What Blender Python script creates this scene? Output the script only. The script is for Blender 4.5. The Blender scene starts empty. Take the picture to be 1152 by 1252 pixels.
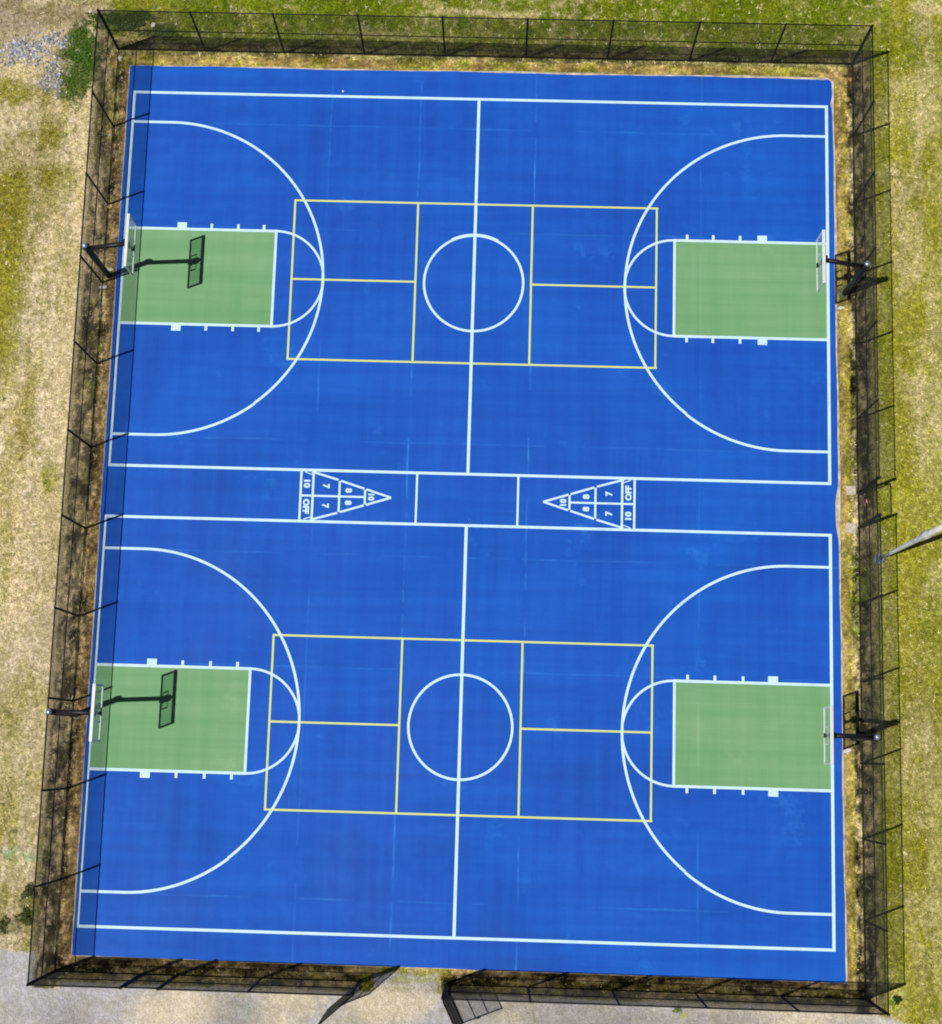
import bpy, math, random
import numpy as np
from mathutils import Vector, Matrix

F = 0.3048                      # all layout numbers below are in feet; meshes are built in metres
R = math.radians
rng = random.Random(11)
sc = bpy.context.scene
col = sc.collection

# ------------------------------------------------------------------ helpers
def tag(o, label=None, cat=None, group=None, kind=None):
    if label: o['label'] = label
    if cat: o['category'] = cat
    if group: o['group'] = group
    if kind: o['kind'] = kind
    return o

def empty(name, loc, rz=0.0):
    o = bpy.data.objects.new(name, None)
    o.empty_display_size = 0.2
    o.location = (loc[0]*F, loc[1]*F, (loc[2] if len(loc) > 2 else 0)*F)
    o.rotation_euler = (0, 0, rz)
    col.objects.link(o)
    return o

class MB:
    """collects shapes (feet) and links them as ONE mesh object (metres)"""
    def __init__(s): s.v = []; s.f = []
    def add(s, vs, fs):
        n = len(s.v); s.v += [tuple(v) for v in vs]; s.f += [tuple(i+n for i in f) for f in fs]
    def box(s, x0, x1, y0, y1, z0, z1, b=0.0):
        if b <= 0:
            s.add([(x0,y0,z0),(x1,y0,z0),(x1,y1,z0),(x0,y1,z0),(x0,y0,z1),(x1,y0,z1),(x1,y1,z1),(x0,y1,z1)],
                  [(0,3,2,1),(4,5,6,7),(0,1,5,4),(1,2,6,5),(2,3,7,6),(3,0,4,7)])
        else:
            vs = []; zs = [(z0, b), (z0+b, 0), (z1-b, 0), (z1, b)]
            for z, k in zs:
                c = b
                vs += [(x0+k,y0+c,z),(x0+c,y0+k,z),(x1-c,y0+k,z),(x1-k,y0+c,z),(x1-k,y1-c,z),(x1-c,y1-k,z),(x0+c,y1-k,z),(x0+k,y1-c,z)]
            fs = []
            for r in range(3):
                for i in range(8):
                    j = (i+1) % 8; fs.append((r*8+i, r*8+j, r*8+8+j, r*8+8+i))
            fs.append(tuple(range(7,-1,-1))); fs.append(tuple(range(24,32)))
            s.add(vs, fs)
    def tube(s, pts, r, n=10, caps=True):
        pts = [Vector(p) for p in pts]; rs = r if isinstance(r, (list, tuple)) else [r]*len(pts)
        vs = []; fs = []; prev = None
        for i, p in enumerate(pts):
            d = (pts[min(i+1, len(pts)-1)] - pts[max(i-1, 0)]).normalized()
            if prev is None:
                up = Vector((0,0,1)) if abs(d.z) < .9 else Vector((1,0,0))
                a = d.cross(up).normalized()
            else:
                a = (prev - d*prev.dot(d)).normalized()
            prev = a; b = d.cross(a)
            for k in range(n):
                t = 2*math.pi*k/n + math.pi/n
                vs.append(p + (a*math.cos(t) + b*math.sin(t))*rs[i])
        for i in range(len(pts)-1):
            for k in range(n):
                j = (k+1) % n; fs.append((i*n+k, i*n+j, (i+1)*n+j, (i+1)*n+k))
        if caps:
            fs.append(tuple(range(n-1,-1,-1))); m = (len(pts)-1)*n; fs.append(tuple(range(m, m+n)))
        s.add(vs, fs)
    def quad(s, pts, z):
        s.add([(x, y, z) for x, y in pts], [tuple(range(len(pts)))])
    def line(s, a, b, w, z, ext=0.0):
        ax, ay = a; bx, by = b; L = math.hypot(bx-ax, by-ay); dx, dy = (bx-ax)/L, (by-ay)/L
        ax -= dx*ext; ay -= dy*ext; bx += dx*ext; by += dy*ext; nx, ny = -dy*w/2, dx*w/2
        s.quad([(ax-nx, ay-ny), (bx-nx, by-ny), (bx+nx, by+ny), (ax+nx, ay+ny)], z)
    def arc(s, c, rx, ry, a0, a1, w, z, n=72, grow=(0, 0)):
        vs = []; fs = []
        for i in range(n+1):
            t = R(a0 + (a1-a0)*i/n)
            gr = grow[0]+(grow[1]-grow[0])*i/n
            for q in (-w/2+gr, w/2+gr): vs.append((c[0]+(rx+q)*math.cos(t), c[1]+(ry+q)*math.sin(t), z))
        for i in range(n): fs.append((2*i, 2*i+1, 2*i+3, 2*i+2) if a1 > a0 else (2*i, 2*i+2, 2*i+3, 2*i+1))
        s.add(vs, fs)
    def mesh(s, name, mat, smooth=False):
        me = bpy.data.meshes.new(name)
        me.from_pydata([(x*F, y*F, z*F) for x, y, z in s.v], [], s.f)
        me.materials.append(mat)
        if smooth: me.polygons.foreach_set('use_smooth', [True]*len(me.polygons))
        me.update(); return me
    def build(s, name, mat, parent=None, smooth=False, loc=None):
        o = bpy.data.objects.new(name, s.mesh(name, mat, smooth)); col.objects.link(o)
        if parent: o.parent = parent
        if loc: o.location = tuple(q*F for q in loc)
        return o

def copy_tree(o, parent=None):
    c = o.copy(); col.objects.link(c)
    if parent: c.parent = parent
    for ch in list(o.children): copy_tree(ch, c)
    return c

# ------------------------------------------------------------------ numpy noise
def vnoise(x, y, seed):
    r = np.random.RandomState(seed).rand(256, 256)
    xi = np.floor(x).astype(np.int64); yi = np.floor(y).astype(np.int64)
    fx = x - xi; fy = y - yi; fx = fx*fx*(3-2*fx); fy = fy*fy*(3-2*fy)
    g = lambda a, b: r[a & 255, b & 255]
    return (g(xi,yi)*(1-fx)+g(xi+1,yi)*fx)*(1-fy)+(g(xi,yi+1)*(1-fx)+g(xi+1,yi+1)*fx)*fy
def fbm(x, y, s, seed, octv=4, gain=.5):
    t = 0; a = 1; n = 0
    for i in range(octv):
        t = t + a*vnoise(x/s+17.3*i+500, y/s+9.1*i+500, seed+i); n += a; a *= gain; s *= .5
    return t/n
def ss(a, b, x):
    t = np.clip((x-a)/(b-a), 0, 1); return t*t*(3-2*t)
def lin(c):
    return tuple(((v/255)/12.92 if v/255 <= .04045 else ((v/255+.055)/1.055)**2.4) for v in c)

# ------------------------------------------------------------------ materials
class N:
    def __init__(s, name):
        s.m = bpy.data.materials.new(name); s.m.use_nodes = True
        s.t = s.m.node_tree; s.b = s.t.nodes['Principled BSDF']
    def n(s, typ, **kw):
        nd = s.t.nodes.new(typ)
        for k, v in kw.items():
            if k.startswith('_'): setattr(nd, k[1:], v)
            else: nd.inputs[k.replace('__', ' ')].default_value = v
        return nd
    def l(s, a, b): s.t.links.new(a, b)
    def noise(s, vec, scale, detail=3, rough=.55, lo=.3, hi=.7):
        nd = s.n('ShaderNodeTexNoise', Scale=scale, Detail=detail, Roughness=rough); s.l(vec, nd.inputs['Vector'])
        mr = s.n('ShaderNodeMapRange'); mr.inputs['From Min'].default_value = lo; mr.inputs['From Max'].default_value = hi
        s.l(nd.outputs['Fac'], mr.inputs['Value']); return mr.outputs[0]
    def mapping(s, vec, scale):
        m = s.n('ShaderNodeMapping'); m.inputs['Scale'].default_value = scale; s.l(vec, m.inputs['Vector']); return m.outputs[0]
    def mix(s, f, a, b, mode='MIX'):
        m = s.n('ShaderNodeMix', _data_type='RGBA', _blend_type=mode)
        for sock, v in ((m.inputs[0], f), (m.inputs[6], a), (m.inputs[7], b)):
            if hasattr(v, 'is_linked'): s.l(v, sock)
            else: sock.default_value = v if not isinstance(v, tuple) else (tuple(v)+(1,))[:4]
        return m.outputs[2]
    def math(s, op, a, b=None):
        m = s.n('ShaderNodeMath', _operation=op)
        for i, v in enumerate((a, b)):
            if v is None: continue
            if hasattr(v, 'is_linked'): s.l(v, m.inputs[i])
            else: m.inputs[i].default_value = v
        return m.outputs[0]

def simple(name, c, rough=.6, metal=0.0, spec=.4, vary=.25, scale=6.0, bump=0.0):
    k = N(name); pos = k.n('ShaderNodeNewGeometry').outputs['Position']
    f = k.noise(pos, scale, 4); dark = tuple(v*(1-vary) for v in c); lite = tuple(min(1, v*(1+vary*.6)) for v in c)
    k.l(k.mix(f, dark, lite), k.b.inputs['Base Color'])
    k.b.inputs['Roughness'].default_value = rough; k.b.inputs['Metallic'].default_value = metal
    k.b.inputs['Specular IOR Level'].default_value = spec
    if bump:
        bp = k.n('ShaderNodeBump', Strength=bump, Distance=.01); k.l(k.noise(pos, scale*6, 3), bp.inputs['Height']); k.l(bp.outputs[0], k.b.inputs['Normal'])
    return k.m

def court_paint(name, base, dark, light, joint, streak=.5):
    """sport-court acrylic: roller streaks both ways, cloudy wear, faint cold-joint lines, scuffs"""
    k = N(name); pos = k.n('ShaderNodeNewGeometry').outputs['Position']
    cloud = k.noise(pos, .16, 4, .6, .35, .68)
    sv = k.noise(k.mapping(pos, (2.2, .10, 1)), 1.0, 4, .6, .36, .72)
    sh = k.noise(k.mapping(pos, (.09, 2.0, 1)), 1.0, 4, .6, .36, .72)
    fine = k.noise(pos, 22, 3, .6, .3, .7)
    c = k.mix(k.math('MULTIPLY', cloud, .55), base, light)
    cl2 = k.noise(pos, .55, 5, .65, .42, .66); c = k.mix(k.math('MULTIPLY', cl2, .42), c, light)
    dk2 = k.noise(k.mapping(pos, (1, 1, 1.7)), .27, 4, .6, .46, .66); c = k.mix(k.math('MULTIPLY', dk2, .55), c, dark)
    c = k.mix(k.math('MULTIPLY', sv, streak*.85), c, light)
    c = k.mix(k.math('MULTIPLY', sh, streak*.7), c, dark)
    c = k.mix(k.math('MULTIPLY', fine, .16), c, dark)
    xyz = k.n('ShaderNodeSeparateXYZ'); k.l(pos, xyz.inputs[0])
    tot = None
    brk = k.noise(pos, .45, 4, .65, .45, .68)
    for ax, vals in (('X', (-18.2, -7.15, 7.1, 27.4)), ('Y', (-46.4, -20.2, -6.9, 6.7, 33.0, 46.3))):
        wob = k.n('ShaderNodeTexNoise', Scale=.35, Detail=1.0); k.l(pos, wob.inputs['Vector'])
        w = k.math('MULTIPLY', k.math('SUBTRACT', wob.outputs['Fac'], .5), .12)
        src = k.math('ADD', xyz.outputs[ax], w)
        for v in vals:
            d = k.math('ABSOLUTE', k.math('SUBTRACT', src, v*F))
            g = k.n('ShaderNodeMapRange'); k.l(d, g.inputs['Value'])
            g.inputs['From Min'].default_value = .012; g.inputs['From Max'].default_value = .05
            g.inputs['To Min'].default_value = 1 if abs(v) in (7.15, 7.1) else .42; g.inputs['To Max'].default_value = 0
            tot = g.outputs[0] if tot is None else k.math('MAXIMUM', tot, g.outputs[0])
    c = k.mix(k.math('MULTIPLY', k.math('MULTIPLY', tot, brk), .75), c, joint)
    sc_ = k.noise(pos, .33, 5, .75, .60, .76)
    c = k.mix(k.math('MULTIPLY', sc_, .34), c, joint)
    k.l(c, k.b.inputs['Base Color'])
    rg = k.n('ShaderNodeMapRange'); k.l(cloud, rg.inputs['Value']); rg.inputs['To Min'].default_value = .62; rg.inputs['To Max'].default_value = .78
    k.l(rg.outputs[0], k.b.inputs['Roughness']); k.b.inputs['Specular IOR Level'].default_value = .18
    bp = k.n('ShaderNodeBump', Strength=.25, Distance=.004); k.l(k.noise(pos, 160, 2), bp.inputs['Height']); k.l(bp.outputs[0], k.b.inputs['Normal'])
    return k.m

def line_paint(name, c, worn, amt=.35):
    k = N(name); pos = k.n('ShaderNodeNewGeometry').outputs['Position']
    a = k.noise(pos, 1.1, 5, .7, .5, .8); b = k.noise(pos, 30, 2, .6, .45, .75)
    x = k.mix(k.math('MULTIPLY', a, amt), c, worn); x = k.mix(k.math('MULTIPLY', b, amt*.5), x, worn)
    k.l(x, k.b.inputs['Base Color']); k.b.inputs['Roughness'].default_value = .65; k.b.inputs['Specular IOR Level'].default_value = .2
    return k.m

M = {}
BLUE = (.0035, .064, .42)
M['blue'] = court_paint('blue_court_acrylic', BLUE, (.002, .040, .30), (.008, .125, .57), (.035, .25, .72))
M['green'] = court_paint('green_court_acrylic', (.145, .325, .150), (.105, .27, .115), (.205, .365, .19), (.30, .46, .29), .9)
M['white'] = line_paint('white_line_paint', (.52, .72, .80), (.24, .42, .70), .5)
M['cream'] = line_paint('cream_line_paint', (.55, .63, .21), (.52, .53, .09), .6)
M['lip'] = simple('weathered_slab_lip', (.50, .45, .36), .9, vary=.5, scale=3)
M['post'] = simple('black_coated_steel', (.008, .008, .009), .6, 0, .2, .3, 8)
M['wire'] = simple('weathered_dark_wire', (.028, .027, .024), .6, 0, .2, .3, 3)
M['pad'] = simple('dark_navy_pole_paint', (.006, .006, .011), .5, 0, .35, .3, 5)
M['galv'] = simple('galvanised_steel', (.36, .40, .52), .38, .6, .5, .3, 14)
M['frame'] = simple('white_powder_coat', (.60, .63, .63), .45, 0, .5, .08, 5)
M['lamp_post'] = simple('light_grey_pole_paint', (.74, .72, .68), .45, .0, .5, .2, 3)
M['concrete'] = simple('rough_concrete', (.52, .46, .38), .92, vary=.35, scale=9, bump=.6)
M['bluecon'] = simple('blue_grey_concrete', (.42, .47, .62), .85, vary=.2, scale=9, bump=.4)
M['palecon'] = simple('pale_concrete_chunk', (.62, .58, .54), .9, vary=.3, scale=12, bump=.6)
M['pink'] = simple('faded_pink_plastic', (.55, .22, .32), .6, vary=.2)
M['maroon'] = simple('maroon_plastic', (.16, .03, .04), .6, vary=.3)
M['glassy'] = None
k = N('clear_acrylic_panel')
tr = k.n('ShaderNodeBsdfTransparent'); tr.inputs[0].default_value = (.90, .96, .93, 1)
gl = k.n('ShaderNodeBsdfGlossy', Roughness=.03); fr = k.n('ShaderNodeFresnel', IOR=1.45)
df = k.n('ShaderNodeBsdfDiffuse'); df.inputs[0].default_value = (.7, .85, .8, 1)
mx0 = k.n('ShaderNodeMixShader'); mx0.inputs[0].default_value = .07; k.l(tr.outputs[0], mx0.inputs[1]); k.l(df.outputs[0], mx0.inputs[2])
mx = k.n('ShaderNodeMixShader'); mx.inputs[0].default_value = .13; k.l(mx0.outputs[0], mx.inputs[1]); k.l(gl.outputs[0], mx.inputs[2])
k.l(mx.outputs[0], k.t.nodes['Material Output'].inputs['Surface']); M['glassy'] = k.m

def ground_mat():
    k = N('dry_grass_and_dirt'); pos = k.n('ShaderNodeNewGeometry').outputs['Position']
    at = k.n('ShaderNodeAttribute', _attribute_name='ground_colour'); c = at.outputs['Color']; ga = at.outputs['Alpha']
    n1 = k.noise(pos, 7, 5, .75, .42, .62); n2 = k.noise(pos, 16, 4, .75, .42, .64); n3 = k.noise(pos, 2.6, 5, .75, .40, .62)
    v = k.n('ShaderNodeTexVoronoi', Scale=16.0); k.l(pos, v.inputs['Vector'])
    amp = k.n('ShaderNodeMapRange'); k.l(ga, amp.inputs['Value']); amp.inputs['To Min'].default_value = .22; amp.inputs['To Max'].default_value = 1.0
    a = amp.outputs[0]
    x = k.mix(k.math('MULTIPLY', k.math('MULTIPLY', n1, .92), a), c, k.mix(1.0, c, (.36, .37, .17), 'MULTIPLY'))
    x = k.mix(k.math('MULTIPLY', k.math('MULTIPLY', n2, .80), a), x, k.mix(1.0, x, (2.0, 2.0, 2.15), 'MULTIPLY'))
    x = k.mix(k.math('MULTIPLY', k.math('MULTIPLY', n3, .55), a), x, k.mix(1.0, x, (.95, 1.0, .50), 'MULTIPLY'))
    pb = k.n('ShaderNodeMapRange'); k.l(v.outputs['Distance'], pb.inputs['Value']); pb.inputs['From Min'].default_value = .05; pb.inputs['From Max'].default_value = .30
    x = k.mix(k.math('MULTIPLY', k.math('MULTIPLY', k.math('SUBTRACT', 1.0, pb.outputs[0]), .30), a), x, k.mix(1.0, x, (1.9, 1.85, 1.8), 'MULTIPLY'))
    k.l(x, k.b.inputs['Base Color']); k.b.inputs['Roughness'].default_value = .95; k.b.inputs['Specular IOR Level'].default_value = .1
    bp = k.n('ShaderNodeBump', Strength=.9, Distance=.05); k.l(k.math('ADD', k.math('MULTIPLY', n1, a), k.math('MULTIPLY', n2, .4)), bp.inputs['Height']); k.l(bp.outputs[0], k.b.inputs['Normal'])
    return k.m
M['ground'] = ground_mat()
def attr_mat(name, rough=.9):
    k = N(name); at = k.n('ShaderNodeAttribute', _attribute_name='tint'); k.l(at.outputs['Color'], k.b.inputs['Base Color'])
    k.b.inputs['Roughness'].default_value = rough; k.b.inputs['Specular IOR Level'].default_value = .15; return k.m
M['grass'] = attr_mat('grass_blades'); M['rubble'] = attr_mat('broken_stone')

# ------------------------------------------------------------------ ground
SUN = 4.55; SKY = .027; WIRE = .0100
BLOBS=[('dgreen',-49.6,54.1,2.5,4.1,0.95), ('dgreen',-50.2,50.3,1.8,2.0,0.7), ('dgreen',-44.9,59.6,4.4,1.6,0.75), ('dgreen',-39.6,58.1,2.9,1.2,0.4),
 ('taupe',-54.7,60.5,7.4,2.2,0.8), ('lgray',-58.2,58.2,3.9,2.2,0.75), ('pale',-55.7,53.2,4.9,1.4,0.8), ('pale',-59.4,54.4,2.0,1.4,0.6),
 ('bluegray',-56.9,55.3,2.9,1.2,0.6), ('bluegray',-53.4,51.8,1.4,1.8,0.55), ('olive',-57.3,50.3,3.9,1.6,0.9), ('olive',-55.8,25.9,1.6,12.7,0.75),
 ('olive',-57.7,37.3,1.6,3.9,0.7), ('olive',-51.5,44.9,2.0,1.2,0.5), ('olive',-55.0,43.7,2.5,0.8,0.6), ('olive',-51.6,39.0,2.9,2.2,0.55),
 ('olive',-52.4,36.4,2.0,2.9,0.4), ('pale',-55.8,41.4,4.9,1.6,0.7), ('pale',-53.2,47.0,4.9,1.4,0.6), ('pale',-52.0,31.1,2.0,5.9,0.5),
 ('olive',-51.4,26.0,1.0,5.9,0.35), ('olive',-49.6,1.7,0.9,2.0,0.7), ('olive',-52.1,12.7,0.9,5.9,0.3), ('pale',-52.3,-4.2,3.9,7.8,0.6),
 ('pale',-50.9,-10.1,3.9,5.9,0.5), ('olive',-51.2,-25.4,2.5,4.9,0.45), ('olive',-50.0,-33.8,2.4,3.9,0.35), ('olive',-49.9,-47.5,2.4,2.2,0.5),
 ('weed',-48.9,-48.4,1.0,1.4,0.7), ('weed',-50.6,-50.7,1.6,1.0,0.6), ('teal',-49.8,-42.6,2.0,0.7,0.6), ('green',-29.6,61.8,25.5,1.0,0.5),
 ('pale',0.1,61.8,6.9,0.6,0.7), ('pale',-9.0,58.2,15.7,0.7,0.35), ('pale',19.5,58.3,9.8,0.6,0.3), ('green',5.2,60.2,29.4,0.9,0.35),
 ('green',31.6,61.9,15.7,1.4,0.6), ('green',53.8,58.0,4.9,4.4,0.45), ('pale',55.5,63.5,2.4,1.4,0.8), ('pale',54.9,60.2,1.8,1.8,0.4),
 ('pale',54.7,49.5,2.9,2.5,0.5), ('pale',53.2,53.2,2.9,1.0,0.3), ('green',52.6,45.2,1.8,6.9,0.3), ('pale',53.3,30.6,2.4,3.9,0.3),
 ('olive',51.9,33.7,1.8,3.9,0.4), ('pale',55.1,18.4,1.6,6.9,0.35), ('pale',54.4,8.4,2.4,5.9,0.35), ('olive',51.1,16.3,1.2,5.9,0.35),
 ('olive',51.0,8.4,1.2,4.9,0.35), ('green',53.9,-14.8,2.0,7.8,0.35), ('green',51.5,-22.4,2.2,3.9,0.3), ('pale',52.3,-28.0,2.0,5.9,0.45),
 ('pale',52.8,-48.8,2.9,5.9,0.4), ('olive',52.6,-38.1,2.0,5.9,0.3), ('pale',49.7,-14.9,0.8,5.9,0.5), ('olive',49.3,-42.7,0.8,5.9,0.4),
 ('olive',49.4,15.3,0.6,3.9,0.5), ('pale',49.3,24.4,0.7,2.9,0.5), ('pale',49.6,-55.6,2.0,1.6,0.5), ('dgreen',45.7,6.2,0.6,5.9,0.35),
 ('dgreen',46.3,46.1,0.6,5.9,0.2), ('soil2',49.2,51.5,2.0,3.9,0.3), ('concrete',-47.3,-57.3,6.9,3.9,0.9), ('conclight',-30.6,-58.7,5.9,2.4,0.7),
 ('concgray',-24.1,-59.2,3.9,2.4,0.5), ('concteal',-23.2,-58.8,1.2,1.6,0.4), ('conclight',-17.7,-57.7,2.9,1.4,0.5), ('concgray',-17.2,-59.0,1.4,1.8,0.4),
 ('conclight',-6.7,-57.3,4.9,2.4,0.8), ('concgray',13.5,-58.0,11.8,1.8,0.7), ('concgray',28.1,-58.0,8.8,1.4,0.7), ('conclight',6.2,-58.6,2.0,0.8,0.3),
 ('concgray',-45.3,-59.9,6.9,1.2,0.3), ('ygreen',-5.4,-54.8,1.8,0.9,0.9), ('ygreen',-2.9,-54.7,1.6,0.6,0.7), ('ygreen',26.5,-57.6,0.6,0.5,0.7),
 ('ygreen',-24.2,-57.0,0.4,0.5,0.7), ('dgreen',49.7,-55.7,0.5,0.6,0.9), ('moss',-23.4,-54.1,5.9,0.8,0.5), ('moss',13.5,-54.9,19.6,0.8,0.6),
 ('moss',44.6,-52.6,1.6,2.0,0.5), ('soil2',-34.5,-54.7,5.9,1.0,0.4)]
PAL = dict(straw=(220,206,180), ochre=(146,136,34), rust=(160,128,78), eolive=(166,162,58), dgreen=(56,96,20), green=(112,130,18), olive=(158,154,60), ygreen=(170,176,64), pale=(212,197,160), taupe=(150,134,112),
    lgray=(176,166,146), bluegray=(150,152,176), weed=(70,84,30), teal=(150,196,150), soil2=(86,68,50), concrete=(186,182,192),
    conclight=(214,200,176), concgray=(158,152,152), concteal=(160,178,172), moss=(70,58,28), soil=(178,150,120), dirt=(168,152,128), dark=(40,34,24),
    tan=(176,150,104), grey=(170,162,150))
PAL = {k_: np.array(lin(v)) for k_, v in PAL.items()}
GREENY = dict(dgreen=1, green=1, olive=.9, ygreen=.9, pale=.75, weed=1, taupe=.7, lgray=.6, bluegray=.9, teal=.4, soil2=.8, moss=.9)

def ground_colour(X, Y):
    """colour and roughness weight of the ground at (X, Y) feet"""
    wx = (fbm(X, Y, 5, 3, 3)-.5)*5; wy = (fbm(X, Y, 5, 7, 3)-.5)*5
    x = X+wx*.5; y = Y+wy*.5
    def mixc(c, g, name, w, gg=None):
        w = np.clip(w, 0, 1)[..., None]; c = c*(1-w)+PAL[name]*w
        gg = GREENY.get(name, .5) if gg is None else gg
        return c, g*(1-w[..., 0])+gg*w[..., 0]
    n1 = fbm(X, Y, 9, 20, 5, .6); n2 = fbm(X, Y, 2.2, 31, 4, .65); n3 = fbm(X, Y*.45, 3.5, 41, 4, .6); n4 = fbm(X, Y, .9, 51, 3, .7)
    c = np.zeros(X.shape+(3,))+PAL['olive']; g = np.ones(X.shape)*.9
    # east: straw and olive mottles, drawn out north-south by mowing
    c, g = mixc(c, g, 'pale', ss(.42, .62, n3*.6+n2*.4)*.80)
    c, g = mixc(c, g, 'green', ss(.50, .66, n1*.3+n2*.4+n4*.3)*.32)
    # north: greener
    nn = ss(53.5, 57, y)*ss(-44, -36, x)*(1-ss(46, 56, x)*.75)
    c, g = mixc(c, g, 'green', nn*(.62+.35*ss(.35, .6, n2))); c, g = mixc(c, g, 'pale', nn*ss(.54, .70, n4*.5+n1*.5)*.6)
    # west: dry straw
    ww = ss(-45.5, -47.5, x)
    c, g = mixc(c, g, 'straw', ww*.88, .75)
    sk = fbm(X*1.0, Y*.16, 2.6, 61, 4, .6)
    c, g = mixc(c, g, 'olive', ww*ss(.53, .68, sk)*.65); c, g = mixc(c, g, 'olive', ww*ss(.55, .68, n2*.4+n1*.2+n4*.4)*.7)
    c, g = mixc(c, g, 'taupe', ww*ss(.52, .7, n4)*.35)
    jn = (n2-.5)*2.2+(n4-.5)*1.5
    c, g = mixc(c, g, 'pale', ww*ss(-51.5+1.2, -49.0, x+jn*.6)*ss(-50, -30, y)*.75*(.5+.5*ss(.40, .6, n4)), .6)
    far = ww*ss(-54.6, -56.3, x+jn*.5-(y-25)*.07)
    c, g = mixc(c, g, 'ochre', far*ss(8, 17, y+jn)*ss(45, 40, y+jn)*.92, .9)
    c, g = mixc(c, g, 'rust', far*ss(17, 8, y+jn)*ss(-14, -6, y)*.55, .8)
    mid = ww*ss(-54.6, -53.6, x+jn*.5)*ss(-51.0, -52.4, x+jn*.5)
    c, g = mixc(c, g, 'ochre', mid*(ss(.44, .58, fbm(X*.8, Y*.25, 2.2, 65, 4, .6)))*.62, .9)
    c, g = mixc(c, g, 'straw', ww*ss(-5, -9, y+jn)*ss(-40, -30, y+jn)*ss(.45, .6, n1*.5+n2*.5)*.6, .6)
    # east: broad soft bands
    ee = ss(48.5, 50, x); bands = fbm(X*1.0, Y*.14, 2.4, 161, 4, .55)
    c, g = mixc(c, g, 'eolive', ee*ss(.46, .62, bands)*.65, .8); c, g = mixc(c, g, 'pale', ee*ss(.50, .40, bands)*ss(30, -5, Y)*.4, .7)
    # blobs
    for n, bx, by, a, b, w in BLOBS:
        if n.startswith('con') : continue
        d = ((x-bx)/max(a, .4))**2+((y-by)/max(b, .4))**2
        c, g = mixc(c, g, n, (1-ss(.2, 1.7, d+(n2-.5)*2.4+(n4-.5)*1.2))*w*(1 if w > .6 else ss(.34, .56, n2*.4+n4*.6)*1.15))
    # paved / gravel path along the south
    edge = -56.3 + (n2-.5)*.7 + (n1-.5)*.5
    edge = np.where(X < -45.5, -53.1+(n2-.5)*.8, edge); edge = np.where(X > 45.8, -56.6-(X-45.8)*.25+(n2-.5)*.7, edge)
    edge = np.where((X > -8.8) & (X < -1.6), -54.3+(n2-.5)*1.2, edge)
    pth = 1-ss(-.25, .25, Y-edge); pth = pth*(1-ss(52, 60, X))
    c, g = mixc(c, g, 'concrete', pth, .22); c, g = mixc(c, g, 'conclight', pth*ss(.42, .6, n1)*.7, .3); c, g = mixc(c, g, 'grey', pth*ss(.45, .6, n2)*.45, .3)
    for n, bx, by, a, b, w in BLOBS:
        if not (n.startswith('con') or n == 'ygreen'): continue
        if n == 'ygreen': a, b, w = a*.75, b*.45, w*.7
        d = ((x-bx)/max(a, .4))**2+((y-by)/max(b, .4))**2
        c, g = mixc(c, g, n, (1-ss(.3, 1.4, d+(n2-.5)*1.2))*w*(pth if n != 'ygreen' else 1), .28)
    # worn bare strip beneath the fences, near-black flecks painted in for broken shadow
    jit = (n2-.5)*1.6+(n4-.5)*.7
    dE = X-46.1; dW = -X-45.2; dN = Y-55.9; dS = -Y-55.2
    inY = (Y > -57) & (Y < 57.5); inX = (X > -46) & (X < 47)
    we = (ss(-1.2, -.6, dE+jit*.2)*(1-ss(1.2, 2.3, dE+jit)))*inY
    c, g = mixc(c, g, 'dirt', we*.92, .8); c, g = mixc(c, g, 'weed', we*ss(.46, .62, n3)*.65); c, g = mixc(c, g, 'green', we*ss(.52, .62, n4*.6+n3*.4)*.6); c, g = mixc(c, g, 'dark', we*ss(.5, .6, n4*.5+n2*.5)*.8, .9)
    c, g = mixc(c, g, 'ygreen', (ss(1.4, 2.4, dE+jit*.5)*(1-ss(3.8, 5.2, dE+jit)))*inY*.45)
    wv = (ss(-1.3, -.7, dW+jit*.2)*(1-ss(1.9, 2.5, dW+jit*.35)))*inY
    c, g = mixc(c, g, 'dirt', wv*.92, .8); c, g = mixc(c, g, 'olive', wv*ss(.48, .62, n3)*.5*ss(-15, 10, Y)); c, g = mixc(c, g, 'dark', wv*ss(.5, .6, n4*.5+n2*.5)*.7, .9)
    wn = (ss(-1.0, -.5, dN+jit*.2)*(1-ss(.8, 1.6, dN+jit*.5)))*inX
    c, g = mixc(c, g, 'dirt', wn*.6, .8); c, g = mixc(c, g, 'weed', wn*ss(.45, .6, n3)*.5)
    ws = ss(-1.8, -1.2, dS)*(1-ss(.9, 1.3, dS+jit*.15))*inX*(1-((X > -10.2) & (X < -1.2))*.85)
    c, g = mixc(c, g, 'soil2', ws*.7, .8); c, g = mixc(c, g, 'moss', ws*ss(.45, .6, n2)*.5); c, g = mixc(c, g, 'taupe', ws*ss(.55, .66, n4)*.5)
    # inner soil strips next to the slab
    i_ = (Y < 54.9) & (Y > -54.5)
    w = (X < -43) & (X > -44.75+jit*.2) & i_; c, g = mixc(c, g, 'soil', w*.9, .9); c, g = mixc(c, g, 'soil2', w*ss(.48, .6, n4*.6+n2*.4)*.6, .9)
    w = (X > 43.4) & (X < 45.2+jit*.2) & i_; c, g = mixc(c, g, 'tan', w*.85, .6); c, g = mixc(c, g, 'olive', w*(ss(44.5, 45.1, X)*.6+ss(.5, .62, n3)*.4))
    w = (Y > 53.3) & (Y < 55.3+jit*.2) & inX; c, g = mixc(c, g, 'tan', w*.85, .6); c, g = mixc(c, g, 'olive', w*ss(.44, .6, n3*.5+n2*.5)*.8)
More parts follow.
